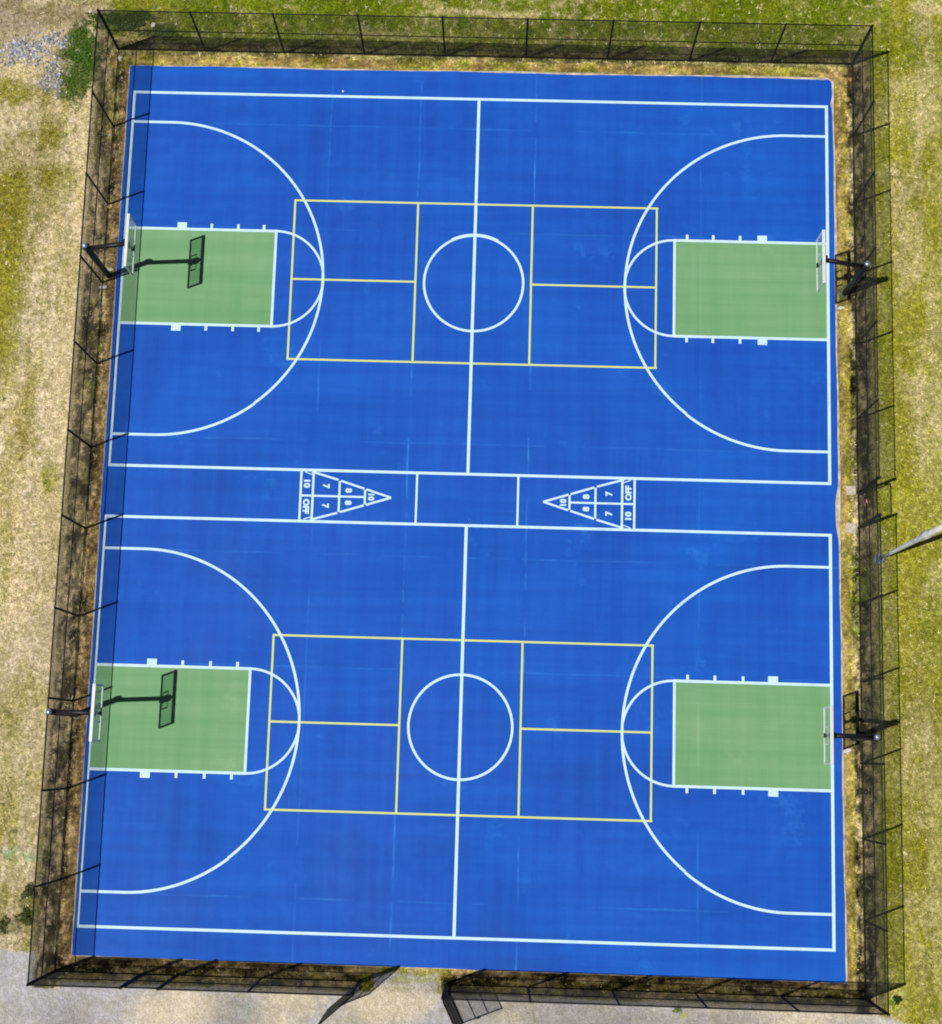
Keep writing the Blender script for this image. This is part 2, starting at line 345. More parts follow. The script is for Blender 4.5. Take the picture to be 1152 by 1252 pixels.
    w = (Y < -53.2) & (Y > -54.4+jit*.2) & inX & ~((X > -8) & (X < 0)); c, g = mixc(c, g, 'soil', w*.7, .6); c, g = mixc(c, g, 'moss', w*ss(.42, .58, n3)*.7)
    # far away: calm the contrast
    # dead leaves, weed stems and broken fence shadows painted into the bare strips: light / dark streaks along each fence
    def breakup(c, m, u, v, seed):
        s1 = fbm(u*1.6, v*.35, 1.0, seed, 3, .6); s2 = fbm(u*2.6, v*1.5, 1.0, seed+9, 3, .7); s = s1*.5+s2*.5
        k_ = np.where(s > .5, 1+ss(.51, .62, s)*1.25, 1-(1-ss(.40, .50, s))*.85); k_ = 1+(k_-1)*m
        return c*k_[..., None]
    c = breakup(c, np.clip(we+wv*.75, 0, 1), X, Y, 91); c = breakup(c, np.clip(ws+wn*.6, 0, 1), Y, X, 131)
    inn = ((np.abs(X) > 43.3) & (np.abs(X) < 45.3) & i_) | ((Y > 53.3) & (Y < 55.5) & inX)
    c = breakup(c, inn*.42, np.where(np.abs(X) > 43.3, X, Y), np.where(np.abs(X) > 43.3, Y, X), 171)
    c = c*(1+.08*pth[..., None])
    wm = np.where((X < -45.6)[..., None], np.array([1.05, 1.0, 1.0]), np.array([1.02, 1.0, .88])); c = c*(wm*(1-pth[..., None])+pth[..., None])
    fade = ss(66, 105, np.maximum(np.abs(X), np.abs(Y)))[..., None]; c = c*(1-fade)+np.array(lin((168, 158, 92)))*fade
    big = fbm(X, Y*.5, 6, 211, 3, .5)*(1-fade[..., 0])+.5*fade[..., 0]; c = c*(1+(big-.5)[..., None]*.45)
    return c, g

def grid_axis(lo, hi, step, far):
    a = list(np.arange(lo, hi+step/2, step)); s = step; b = []; v = a[-1]
    while v < far: s *= 1.35; v += s; b.append(v)
    s = step; d = []; v = a[0]
    while v > -far: s *= 1.35; v -= s; d.append(v)
    return np.array(d[::-1]+a+b)

gx = grid_axis(-64, 62, .20, 9000); gy = grid_axis(-66, 70, .20, 9000)
GX, GY = np.meshgrid(gx, gy)
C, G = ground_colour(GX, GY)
Z = -.16 + (fbm(GX, GY, 3, 70, 4)-.5)*.22*np.clip(G, .2, 1)
Z -= ((np.abs(GX) < 42.5) & (np.abs(GY) < 52.5))*.25
nx, ny = len(gx), len(gy)
co = np.stack([GX, GY, Z], -1).reshape(-1, 3)*F
me = bpy.data.meshes.new('ground'); me.vertices.add(nx*ny); me.vertices.foreach_set('co', co.ravel().astype(np.float32))
ii = (np.arange(ny-1)[:, None]*nx+np.arange(nx-1)[None]).ravel()
fc = np.stack([ii, ii+1, ii+nx+1, ii+nx], -1)
me.loops.add(fc.size); me.loops.foreach_set('vertex_index', fc.ravel().astype(np.int32))
me.polygons.add(len(fc)); me.polygons.foreach_set('loop_start', (np.arange(len(fc))*4).astype(np.int32)); me.polygons.foreach_set('loop_total', np.full(len(fc), 4, np.int32))
me.polygons.foreach_set('use_smooth', np.ones(len(fc), bool))
me.update(calc_edges=True)
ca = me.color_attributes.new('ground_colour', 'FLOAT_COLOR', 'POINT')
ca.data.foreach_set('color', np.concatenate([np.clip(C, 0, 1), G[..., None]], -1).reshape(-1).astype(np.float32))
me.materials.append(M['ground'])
g_o = bpy.data.objects.new('ground', me); col.objects.link(g_o)
tag(g_o, 'dry patchy grass, bare dirt and pale gravel path around the court', 'ground', kind='structure')

# grass blades, straw and weeds too many to count
def scatter(n, seed, box):
    r = np.random.RandomState(seed)
    X = r.uniform(box[0], box[1], n); Y = r.uniform(box[2], box[3], n)
    c, g = ground_colour(X, Y)
    out = ~((X > -44.3) & (X < 44.9) & (Y > -54.3) & (Y < 54.8))
    keep = out & (r.rand(n) < np.clip((g-.35)*1.4, 0, 1))
    return X[keep], Y[keep], c[keep], g[keep], r
X, Y, c, g, r = scatter(120000, 5, (-64, 62, -63, 68))
n = len(X); H = r.uniform(.12, .36, n)*np.clip(g, .35, 1)
lum = c.mean(1, keepdims=True)
tint = c*r.uniform(.55, 1.5, (n, 1)); straw = r.rand(n) < np.where(Y > 57, .10, np.where(X > 0, .16, .22))
tint[straw] = tint[straw]*.4+np.array(lin((226, 214, 172)))*r.uniform(.5, .95, (straw.sum(), 1))
drk = r.rand(n) < .25; tint[drk] *= np.array([.42, .55, .3])
V = []; TI = []
nb = 4
V = np.zeros((n, nb, 3, 3)); a0 = r.uniform(0, 6.28, n)
for b in range(nb):
    a = a0+b*1.7+r.uniform(-.5, .5, n); L = H*r.uniform(.7, 1.5, n); w = r.uniform(.03, .075, n)
    ox = r.normal(0, .07, n); oy = r.normal(0, .07, n)
    dx, dy = np.cos(a), np.sin(a)
    V[:, b, 0] = np.stack([X+ox-dy*w, Y+oy+dx*w, np.full(n, -.17)], -1)
    V[:, b, 1] = np.stack([X+ox+dy*w, Y+oy-dx*w, np.full(n, -.17)], -1)
    V[:, b, 2] = np.stack([X+ox+dx*L, Y+oy+dy*L, -.13+H*r.uniform(.3, 1.0, n)], -1)
def tri_object(name, V, tint, mat):
    m = bpy.data.meshes.new(name); P = V.reshape(-1, 3)*F; nt = len(P)//3
    m.vertices.add(len(P)); m.vertices.foreach_set('co', P.ravel().astype(np.float32))
    m.loops.add(len(P)); m.loops.foreach_set('vertex_index', np.arange(len(P), dtype=np.int32))
    m.polygons.add(nt); m.polygons.foreach_set('loop_start', (np.arange(nt)*3).astype(np.int32)); m.polygons.foreach_set('loop_total', np.full(nt, 3, np.int32))
    m.update(calc_edges=True)
    a = m.color_attributes.new('tint', 'FLOAT_COLOR', 'POINT')
    T = np.repeat(np.clip(tint, 0, 1), len(P)//len(tint), 0); a.data.foreach_set('color', np.concatenate([T, np.ones((len(P), 1))], -1).ravel().astype(np.float32))
    m.materials.append(mat); o = bpy.data.objects.new(name, m); col.objects.link(o); return o
tag(tri_object('grass', V, tint, M['grass']), 'short dry grass and straw tufts growing all around the fenced court', 'grass', kind='stuff')

# low leafy weeds: individual clumps
def weed(name, x, y, rad, h, nl, colr, label, cat='weed', group=None, seed=1):
    r = np.random.RandomState(seed); P = np.zeros((nl, 3, 3)); T = np.zeros((nl, 3))
    for i in range(nl):
        a = r.uniform(0, 6.28); d = rad*math.sqrt(r.rand())*(.75+.35*math.sin(a*3+seed)); zz = h*(1-(d/rad)**2*.7)*r.uniform(.4, 1)-.15
        cx, cy = d*math.cos(a), d*math.sin(a); b = r.uniform(0, 6.28); s = r.uniform(.08, .2)
        P[i, 0] = (cx, cy, zz); P[i, 1] = (cx+s*math.cos(b), cy+s*math.sin(b), zz+r.uniform(-.1, .12)); P[i, 2] = (cx+s*math.cos(b+.9), cy+s*math.sin(b+.9), zz+r.uniform(-.1, .1))
        T[i] = np.array(colr)*r.uniform(.5, 1.5)
    o = tri_object(name, P, T, M['grass']); o.location = (x*F, y*F, 0); tag(o, label, cat, group)
    return o
dg = (.022, .055, .010)
weed('weed_clump', -48.5, -46.6, 1.0, .6, 380, (.05, .06, .02), 'dark weed clump against the west fence, northernmost of four near its south end', group='weeds by the west fence', seed=3)
weed('weed_clump', -48.9, -49.4, 1.1, .6, 420, (.06, .075, .02), 'dark weed clump touching the west fence just above the concrete corner', group='weeds by the west fence', seed=4)
weed('weed_clump', -51.3, -50.3, 1.0, .5, 360, (.06, .08, .02), 'low weed clump at the left edge of the picture above the grey concrete', group='weeds by the west fence', seed=5)
weed('weed_clump', -45.7, -50.6, .7, .4, 200, (.03, .04, .015), 'small dark weed clump at the foot of the west fence near its south corner', group='weeds by the west fence', seed=6)
weed('weed_clump', 49.7, -55.4, .55, .6, 240, dg, 'single small dark green weed outside the southeast fence corner', seed=7)
weed('weed_clump', -27.2, -56.0, .4, .4, 90, (.10, .13, .03), 'tiny green weed at the edge of the gravel below the south fence', seed=8)
weed('weed_clump', 25.2, -57.2, .5, .3, 120, (.16, .20, .06), 'tiny light green weed in the gravel beyond the south fence, east half', seed=9)
# ivy-like ground cover in the north-west
r = np.random.RandomState(77); P = []; T = []
for bx, by, ra, rb, cnt, cc in ((-49.2, 54.8, 2.7, 4.4, 1900, (.06, .13, .015)), (-50.0, 50.8, 2.2, 3.1, 900, (.10, .15, .02)), (-44.6, 59.8, 4.2, 1.3, 2400, (.04, .075, .012)), (-40, 58.2, 3.2, 1.2, 900, (.06, .09, .014)), (-51.3, 53.4, 3.2, 4.2, 520, (.10, .13, .03)), (-48.6, 59.2, 2.4, 1.6, 420, (.08, .12, .02))):
    for i in range(cnt):
        a = r.uniform(0, 6.28); d = math.sqrt(r.rand())*(.8+.25*math.sin(3*a+bx)+.12*math.sin(7*a)); x0 = bx+d*ra*math.cos(a); y0 = by+d*rb*math.sin(a)
        z0 = r.uniform(-.1, .12); b = r.uniform(0, 6.28); s = r.uniform(.08, .22)
        P.append([(x0, y0, z0), (x0+s*math.cos(b), y0+s*math.sin(b), z0+r.uniform(-.08, .1)), (x0+s*math.cos(b+.9), y0+s*math.sin(b+.9), z0+r.uniform(-.08, .1))]); T.append(np.array(cc)*r.uniform(.45, 1.6))
tag(tri_object('ground_cover', np.array(P), np.array(T), M['grass']), 'dense dark green ground cover at the northwest fence corner', 'ground cover', kind='stuff')

# broken blue-grey rubble, uncountable
def rock_faces(x, y, s, z, r):
    base = [(math.cos(t), math.sin(t)) for t in np.arange(5)*1.2566+r.uniform(0, 1)]
    lo = [(x+s*a*r.uniform(.8, 1.2), y+s*b*r.uniform(.8, 1.2), z) for a, b in base]
    hi = [(x+s*.65*a*r.uniform(.7, 1.3), y+s*.65*b*r.uniform(.7, 1.3), z+s*r.uniform(.4, .9)) for a, b in base]
    top = (x, y, z+s*r.uniform(.7, 1.0)); t = []
    for i in range(5):
        j = (i+1) % 5; t += [[lo[i], lo[j], hi[j]], [lo[i], hi[j], hi[i]], [hi[i], hi[j], top]]
    return t
P = []; T = []
for bx, by, ra, rb, cnt in ((-56.9, 55.3, 3.6, 1.7, 620), (-52.9, 52.2, 1.4, 2.2, 340), (-53.4, 57, 2.0, 1.0, 160)):
    for i in range(cnt):
        x0 = bx+r.normal(0, .55)*ra; y0 = by+r.normal(0, .55)*rb; f = rock_faces(x0, y0, r.uniform(.06, .12)+.16*r.rand()**3, -.16, r)
        cc = np.array(lin((170, 174, 192)) if r.rand() < .6 else lin((205, 196, 182)))*r.uniform(.25, 1.2)
        P += f; T += [cc]*len(f)
for i in range(1700):   # loose pebbles on the bare soil
    u = r.rand()
    if u < .3: x0, y0 = r.uniform(-44.7, -43.7), r.uniform(-54, 54)
    elif u < .5: x0, y0 = r.uniform(-47.2, -45.2), r.uniform(-54, 54)
    elif u < .7: x0, y0 = r.uniform(44.2, 48.5), r.uniform(-54, 55)
    elif u < .85: x0, y0 = r.uniform(-44, 45), r.uniform(53.9, 55.3)
    else: x0, y0 = r.uniform(-44, 45), r.uniform(-56, -53.9)
    f = rock_faces(x0, y0, r.uniform(.03, .10), -.14, r); cc = np.array(lin((206, 186, 150)))*r.uniform(.35, 1.2); P += f; T += [cc]*len(f)
tag(tri_object('rubble', np.array(P), np.array(T), M['rubble']), 'blue grey rubble and loose pebbles on the bare soil', 'rubble', kind='stuff')
def stone(x, y, s, label, seed, colr=(206, 200, 184)):
    r_ = np.random.RandomState(seed); f = []
    f += rock_faces(0, 0, s, -.16, r_); f += rock_faces(s*.5, s*.3, s*.6, -.16, r_)
    o = tri_object('stone', np.array(f), np.tile(np.array(lin(colr)), (len(f), 1)), M['rubble']); o.location = (x*F, y*F, 0); tag(o, label, 'stone'); return o
stone(-41.0, 59.1, .45, 'pale round stone lying just outside the north fence', 1)
stone(-44.9, 54.6, .42, 'pale stone wedged in the northwest fence corner', 2)
stone(-45.5, 44.5, .2, 'small bright white stone under the west fence near its north end', 3, (235, 240, 245))
stone(-49.0, 60.8, .35, 'pale stone on the brown dirt outside the northwest corner', 4)
stone(45.1, 54.3, .30, 'dark brown stone inside the northeast fence corner', 5, (70, 55, 40))

# ------------------------------------------------------------------ court slab
def wob(a, b, n, amp, seed, bulge=None):
    pts = []; r_ = np.random.RandomState(seed); ph = r_.uniform(0, 6, 4); L = math.hypot(b[0]-a[0], b[1]-a[1]); nxv, nyv = (b[1]-a[1])/L, -(b[0]-a[0])/L
    for i in range(n):
        t = i/n; s = t*L; d = amp*(math.sin(s*.21+ph[0])*.5+math.sin(s*.63+ph[1])*.3+math.sin(s*1.7+ph[2])*.14+math.sin(s*4.1+ph[3])*.08)
        if bulge: d += bulge(a[0]+(b[0]-a[0])*t, a[1]+(b[1]-a[1])*t)
        pts.append((a[0]+(b[0]-a[0])*t+nxv*d, a[1]+(b[1]-a[1])*t+nyv*d))
    return pts
# clockwise outline NW -> NE -> SE -> SW   (outward normal on the left of travel is -n)
def east_bulge(x, y):
    return .30*math.exp(-((y+.3)/2.6)**4) + (.22*math.exp(-((y-50.6)/.5)**2))
outline = wob((-43.55, 53.68), (42.9, 53.80), 200, .10, 1) + [(42.95, 53.78), (43.3, 53.6), (43.42, 53.2), (43.44, 51.8)]
outline += wob((43.46, 51.4), (44.0, -53.72), 220, .08, 2, east_bulge) + wob((44.0, -53.72), (-43.15, -53.42), 180, .05, 3) + wob((-43.15, -53.42), (-43.55, 53.68), 180, .06, 4)
base_out = wob((-43.6, 53.80), (43.4, 54.05), 160, .10, 11) + wob((43.72, 53.6), (44.22, -53.9), 200, .10, 12) + wob((44.2, -53.75), (-43.2, -53.5), 120, .04, 13) + wob((-43.25, -53.5), (-43.65, 53.8), 120, .05, 14)
def slab(name, out, z0, z1, mat):
    b = MB(); n_ = len(out)
    b.add([(x, y, z1) for x, y in out]+[(x, y, z0) for x, y in out], [tuple(range(n_))[::-1]]+[(i, (i+1) % n_, n_+(i+1) % n_, n_+i) for i in range(n_)])
    return b.build(name, mat)
tag(slab('pavement', base_out, -.4, -.045, M['lip']), 'pale worn lip of the asphalt slab beneath the blue paint', 'pavement', kind='structure')
tag(slab('court_surface', outline, -.2, 0.0, M['blue']), 'blue acrylic court surface covering both basketball courts', 'court', kind='structure')

LX, KT, KB = 42.74, 18.5, 18.12
def court_lines(s, keylen, arc_apex, kink):
    yo, yi = s*50.2, s*3.08; yc = s*26.6; W = .30
    key = MB(); b = MB(); z = .018; dz = .0035; W = .33
    for e in (-1, 1):
        key.quad([(e*(LX-.05), yc-6), (e*(LX-keylen), yc-6), (e*(LX-keylen), yc+6), (e*(LX-.05), yc+6)][::(1 if e < 0 else -1)], .010)
    b.line((-LX, yo), (LX, yo), W, z, W/2); b.line((-LX, yi), (LX, yi), W, z+dz, W/2)
    b.line((-LX, yo), (-LX, yi), W*.95, z+2*dz, W/2); b.line((LX, yo), (LX, yi), W*1.1, z+2*dz, W/2); b.line((0, yo), (0, yi), W*1.1, z+3*dz)
    b.arc((0, yc), 6, 6, 0, 180, W*.9, z+4*dz); b.arc((0, yc), 6.0, 6.0, 180, 360, W*.9, z+4*dz)
    if kink: b.arc((0, yc+.12), 6.05, 5.98, 62, 118, W*.9, z+5*dz, 20)
    for e in (-1, 1):
        bl = e*LX; ft = e*(LX-keylen)
        for q in (-1, 1):
            b.line((bl, yc+q*6), (ft, yc+q*6), W, z+1.0*dz+q*.0008, 0); ys = yc+q*6
            for m, w_, h_ in ((6.9, 1.15, .72), (10.2, .32, .62), (13.45, .32, .62), (16.6, .32, .62)):
                m = {(-1, 1): 6.95, (1, 1): 7.9, (-1, -1): 6.6, (1, -1): 6.75}[(e, s)] if m < 8 else m+(.38 if s > 0 else 0)
                xx = e*(LX-m); y0 = ys+q*.12; y1 = ys+q*(.12+h_); b.quad([(xx-w_/2, min(y0, y1)), (xx+w_/2, min(y0, y1)), (xx+w_/2, max(y0, y1)), (xx-w_/2, max(y0, y1))], z+5*dz)
            # straight part of the three point line
            b.line((bl, yc+q*19.72), (e*(LX-4.9), yc+q*19.72), W*.95, z+4*dz)
        b.line((ft, yc-6), (ft, yc+6), W*.95, z+3*dz, W/2)
        a0, a1 = (-90, 90) if e < 0 else (90, 270)
        b.arc((ft, yc), 6, 6, a0, a1, W*.85, z+2*dz)
        rx = arc_apex-4.9; cx = e*(LX-4.9)
        lo, hi = ((-90, -52), (-52, 90)) if e < 0 else ((232, 270), (90, 232))
        b.arc((cx, yc), rx, 19.72, lo[0], lo[1], W*.95, z+4*dz+.001, 40, (0, .07) if e < 0 else (.07, 0)); b.arc((cx, yc), rx, 19.72, hi[0], hi[1], W*.95, z+4*dz, 90)
    return key, b
for s, kl, ap, nm, kink in ((1, KT, 24.45, 'north', True), (-1, KB, 24.1, 'south', False)):
    key, b = court_lines(s, kl, ap, kink)
    for e, w in ((0, 'west'), (1, 'east')):
        kk = MB(); kk.add(key.v[e*4:e*4+4], [(0, 1, 2, 3)])
        tag(kk.build('key_paint', M['green']), f'green painted key at the {w} end of the {nm} basketball court', 'court marking', 'green painted keys', 'structure')
    tag(b.build('basketball_court_lines', M['white']), f'white basketball lines of the {nm} court', 'court marking', 'white basketball court lines', 'structure')
    p = MB(); yc = s*26.6; w = .24; z = .013; d = .0012
    for q in (-10, 10): p.line((-22.1, yc+q), (22.1, yc+q), w, z, w/2)
    for x in (-22.1, 22.05, -7.05, 6.95): p.line((x, yc-10), (x, yc+10), w, z+d, w/2 if abs(x) > 20 else 0)
    for e in (-1, 1): p.line((e*7, yc), (e*22, yc), w, z+2*d)
    tag(p.build('pickleball_court_lines', M['cream']), f'cream pickleball lines on the {nm} basketball court', 'court marking', 'cream pickleball lines', 'structure')

# shuffleboard lane between the two courts
b = MB(); w = .25; z = .018
for e in (-1, 1):
    q = lambda x: e*x
    for x in (6.0, 18.3, 19.75): b.line((q(x), -2.95), (q(x), 2.95), w if x < 7 else .27, z+.001)
    b.line((q(12.15), 0), (q(19.75), 0), .24, z+.003)
    b.line((q(15.15), -1.85), (q(15.15), 1.85), .25, z+.002); b.line((q(12.1), -.88), (q(12.1), .88), .25, z+.002)
    for t in (-1, 1):
        b.line((q(9.0), 0), (q(11.95), t*.93), .25, z+.004+.0007*t); b.line((q(12.2), t*1.0), (q(15.0), t*1.88), .25, z+.004+.0007*t); b.line((q(15.3), t*1.98), (q(18.5), t*2.9), .25, z+.004+.0007*t)
        b.line((q(18.45), t*2.55), (q(19.3), t*2.85), .12, z+.005)
tag(b.build('shuffleboard_lines', M['white']), 'white shuffleboard lane lines and scoring triangles between the courts', 'court marking', kind='structure')

def glyphs(txt, x, y, rot, size, width, name, label):
    cu = bpy.data.curves.new(name, 'FONT'); cu.body = txt; cu.size = 1; cu.align_x = 'CENTER'; cu.align_y = 'CENTER'; cu.offset = .055; cu.resolution_u = 3
    t = bpy.data.objects.new(name+'_tmp', cu); col.objects.link(t); bpy.context.view_layer.update()
    m = bpy.data.meshes.new_from_object(t.evaluated_get(bpy.context.evaluated_depsgraph_get())); bpy.data.objects.remove(t)
    n_ = len(m.vertices); a = np.zeros(n_*3); m.vertices.foreach_get('co', a); a = a.reshape(-1, 3)
    a[:, 0] -= (a[:, 0].max()+a[:, 0].min())/2; a[:, 1] -= (a[:, 1].max()+a[:, 1].min())/2
    a[:, 0] *= width*F/(np.ptp(a[:, 0])); a[:, 1] *= size*F/(np.ptp(a[:, 1])); a[:, 2] = 0
    m.vertices.foreach_set('co', a.ravel()); m.materials.clear(); m.materials.append(M['white']); m.name = name
    o = bpy.data.objects.new(name, m); col.objects.link(o); o.location = (x*F, y*F, .025*F); o.rotation_euler = (0, 0, rot)
    tag(o, label, 'painted number' if txt != 'OFF' else 'painted word', 'shuffleboard numbers', 'structure'); return o
for e, w in ((-1, 'west'), (1, 'east')):
    rot = R(-90) if e < 0 else R(90)      # tops of the figures face the middle of the court
    glyphs('10', e*11.35, 0, rot, .78, .85, 'painted_number', f'white 10 in the tip of the {w} shuffleboard triangle')
    for t, v in ((1, 'upper'), (-1, 'lower')):
        glyphs('8', e*14.05, t*.74, rot, .8, .58, 'painted_number', f'white 8 in the {v} half of the {w} shuffleboard triangle')
        glyphs('7', e*16.75, t*1.18, rot, .85, .55, 'painted_number', f'white 7 in the {v} half of the {w} shuffleboard triangle')
    glyphs('10', e*19.03, -e*1.40, rot, .78, 1.0, 'painted_number', f'white 10 in the back strip of the {w} shuffleboard end')
    glyphs('OFF', e*19.03, e*1.30, rot, .78, 1.8, 'painted_word', f'white OFF in the back strip of the {w} shuffleboard end')

# ------------------------------------------------------------------ chain-link fences
FH = 9.9
_panels = {}
def chain_mesh(L, H, pitch=.155, wr=WIRE):
    """woven diamond fabric of a real bay: every wire a square prism; x along, z up (feet)"""
    key = (round(L, 2), round(H, 2))
    if key in _panels: return _panels[key]
    b = MB(); st = pitch*math.sqrt(2)
    for sgn in (1, -1):
        k0 = 0; c = -H
        while c < L:
            # line x = c + z (sgn=1) or x = c + (H - z)
            z0 = max(0, -c); z1 = min(H, L-c)
            if z1-z0 > .02:
                if sgn > 0: p, q = (c+z0, z0), (c+z1, z1)
                else: p, q = (c+z0, H-z0), (c+z1, H-z1)
                y = .010*sgn
                b.tube([(p[0], y, p[1]), (q[0], y, q[1])], wr, 4, False)
            c += st
    m = b.mesh('fence_mesh', M['wire']); _panels[key] = m; return m

def fence_run(name, A, B, posts, label, heavy=(), skip=(), group='black chain link fence runs'):
    """A -> B straight; posts = distances from A"""
    ax, ay = A; bx, by = B; L = math.hypot(bx-ax, by-ay); th = math.atan2(by-ay, bx-ax)
    root = empty(name, (ax, ay, -.15), th); tag(root, label, 'fence', group)
    for i, d in enumerate(posts):
        if i in skip: continue
        r_ = .18 if (i in heavy) else .125
        p = MB(); p.tube([(0, 0, -.3), (0, 0, FH+.12), (0, 0, FH+.22)], [r_, r_, r_*.5], 10); p.build('post', M['post'], root, True, (d, 0, 0))
    t = MB(); t.tube([(posts[0], 0, FH), (posts[-1], 0, FH)], .075, 8); t.build('top_rail', M['post'], root, True)
    t = MB(); t.tube([(posts[0], 0, FH*.51), (posts[-1], 0, FH*.51)], .06, 8); t.build('middle_rail', M['post'], root, True)
    t = MB(); t.tube([(posts[0], 0, .22), (posts[-1], 0, .22)], .055, 8); t.build('bottom_rail', M['post'], root, True)
    for p0, p1 in zip(posts[:-1], posts[1:]):
        o = bpy.data.objects.new('chain_link_mesh', chain_mesh(p1-p0, FH-.1)); col.objects.link(o); o.parent = root; o.location = (p0*F, -.12*F, .05*F)
    return root

NWc, NEc, SEc, SWc = (-45.15, 55.85), (46.0, 55.9), (46.2, -55.4), (-45.0, -55.25)
fence_run('chain_link_fence', NWc, NEc, [0, 10.9, 20.7, 30.75, 40.75, 50.8, 60.9, 71.05, 81.1, 91.15], 'long black chain link fence along the green north side of the court', (0, 9))
fence_run('chain_link_fence', (-45.15, 55.6), (-45.0, -55.0), [-.2, 9.9, 20, 30, 40.1, 50.4, 60.2, 70.6, 80.5, 90.5, 100.7, 110.72], 'long black chain link fence along the dry west side, beside the shaded court edge', (), (0, 11))
fence_run('chain_link_fence', (46.0, 55.6), (46.05, 2.1), [-.25, 9.1, 17.7, 26.8, 35.5, 44.6, 53.5], 'black chain link fence on the east side north of the small closed gate', (6,), (0,))
fence_run('chain_link_fence', (46.1, -2.1), (46.2, -55.1), [0, 9.0, 18.0, 27.3, 35.8, 44.8, 53.2], 'east side black chain link fence running south of the small gate past the light pole', (0,), (6,))
fence_run('chain_link_fence', SWc, (-35.1, -55.25), [0, 9.9], 'short single bay of black fence at the southwest corner by the grey concrete', (0, 1))
fence_run('chain_link_fence', (-31.1, -55.25), (-10.5, -55.25), [0, 9.6, 20.6], 'two bay black fence on the south side, west of the open double gate', (0, 2))
fence_run('chain_link_fence', (-.8, -55.3), SEc, [0, 9.3, 18.7, 28.0, 37.6, 47.0], 'black fence on the south side east of the open double gate', (0, 5))

def gate_leaf(name, hinge, ang, W_, H_, rails, label, group=None, latch=False):
    root = empty(name, (hinge[0], hinge[1], -.05), ang); tag(root, label, 'gate', group)
    fr = MB(); r_ = .09
    fr.tube([(.18, 0, .15), (.18, 0, H_), (W_, 0, H_), (W_, 0, .15), (.18, 0, .15)], r_, 8); fr.build('gate_frame', M['post'], root, True)
    for f in rails:
        q = MB(); q.tube([(.18, 0, H_*f), (W_, 0, H_*f)], .065, 8); q.build('rail', M['post'], root, True)
    o = bpy.data.objects.new('chain_link_mesh', chain_mesh(W_-.2, H_-.2)); col.objects.link(o); o.parent = root; o.location = (.2*F, -.1*F, .16*F)
    for zz in (1.2, H_-1.2):
        h = MB(); h.tube([(0, 0, zz-.15), (0, 0, zz+.15)], .21, 10); h.build('hinge', M['post'], root, True)
    l_ = MB(); l_.box(W_-.1, W_+.18, -.12, .12, 3.6, 4.2, .03); l_.build('latch', M['post'], root)
    return root
gate_leaf('gate_leaf', (-10.5, -55.4), math.atan2(-58.1+55.25, -13.7+10.5), 4.5, 9.8, (.33, .66), 'left leaf of the double gate swung open outward, seen almost edge on', 'leaves of the open double gate')
gate_leaf('gate_leaf', (-.8, -55.45), math.atan2(-59.2+55.25, 1.2+.8), 4.45, 9.8, (.33, .65), 'right leaf of the double gate swung open outward, its barred shadow on the gravel', 'leaves of the open double gate')
gate_leaf('pedestrian_gate', (46.05, 1.95), math.atan2(-4.1, .05), 3.9, 8.6, (.45,), 'small closed black gate in the east fence with two pale footings')
gate_leaf('pedestrian_gate', (-34.95, -55.25), 0.0, 3.7, 9.4, (.5,), 'small closed black gate in the south fence near the southwest corner')
# pale square footings of the east gate posts
def footing(x, y, sx, sy, label, mat='concrete', ang=0, h=.12):
    b_ = MB(); b_.box(-sx/2, sx/2, -sy/2, sy/2, -.35, h, .05); o = b_.build('concrete_footing', M[mat]); o.location = (x*F, y*F, -.1*F); o.rotation_euler[2] = ang
    tag(o, label, 'footing', 'concrete footings'); return o
footing(45.25, 2.35, 1.15, 1.1, 'pale square concrete footing beside the north post of the east gate', ang=.08)
footing(45.2, -2.15, 1.25, 1.2, 'pale square concrete footing beside the south post of the east gate', ang=-.15)
pk = MB(); pk.box(-.05, .05, -.22, .22, -.4, .4, .02); o = pk.build('pink_tag', M['pink']); o.location = (45.85*F, .15*F, 5.2*F); o.rotation_euler = (0, R(-25), .2)
tag(o, 'small faded pink tag hanging on the mesh of the east gate', 'tag')
mr_ = MB(); mr_.box(-.3, .3, -.03, .03, -.25, .25, .02); o = mr_.build('fence_litter', M['maroon']); o.location = (10.55*F, 55.75*F, 5.6*F); o.rotation_euler = (R(15), 0, 0)  # dark reddish piece of litter caught by the north fence
tag(o, 'tiny maroon piece of litter caught on the mesh of the north fence', 'sign')
sp = MB(); sp.add([(-.12, -.1, .03), (.1, -.13, .05), (.14, .1, .03), (-.05, .15, .07)], [(0, 1, 2), (0, 2, 3)]); o = sp.build('paper_scrap', M['frame']); o.location = (-16.9*F, 50.85*F, 0)
tag(o, 'tiny white paper scrap on the blue border by the north sideline', 'litter')

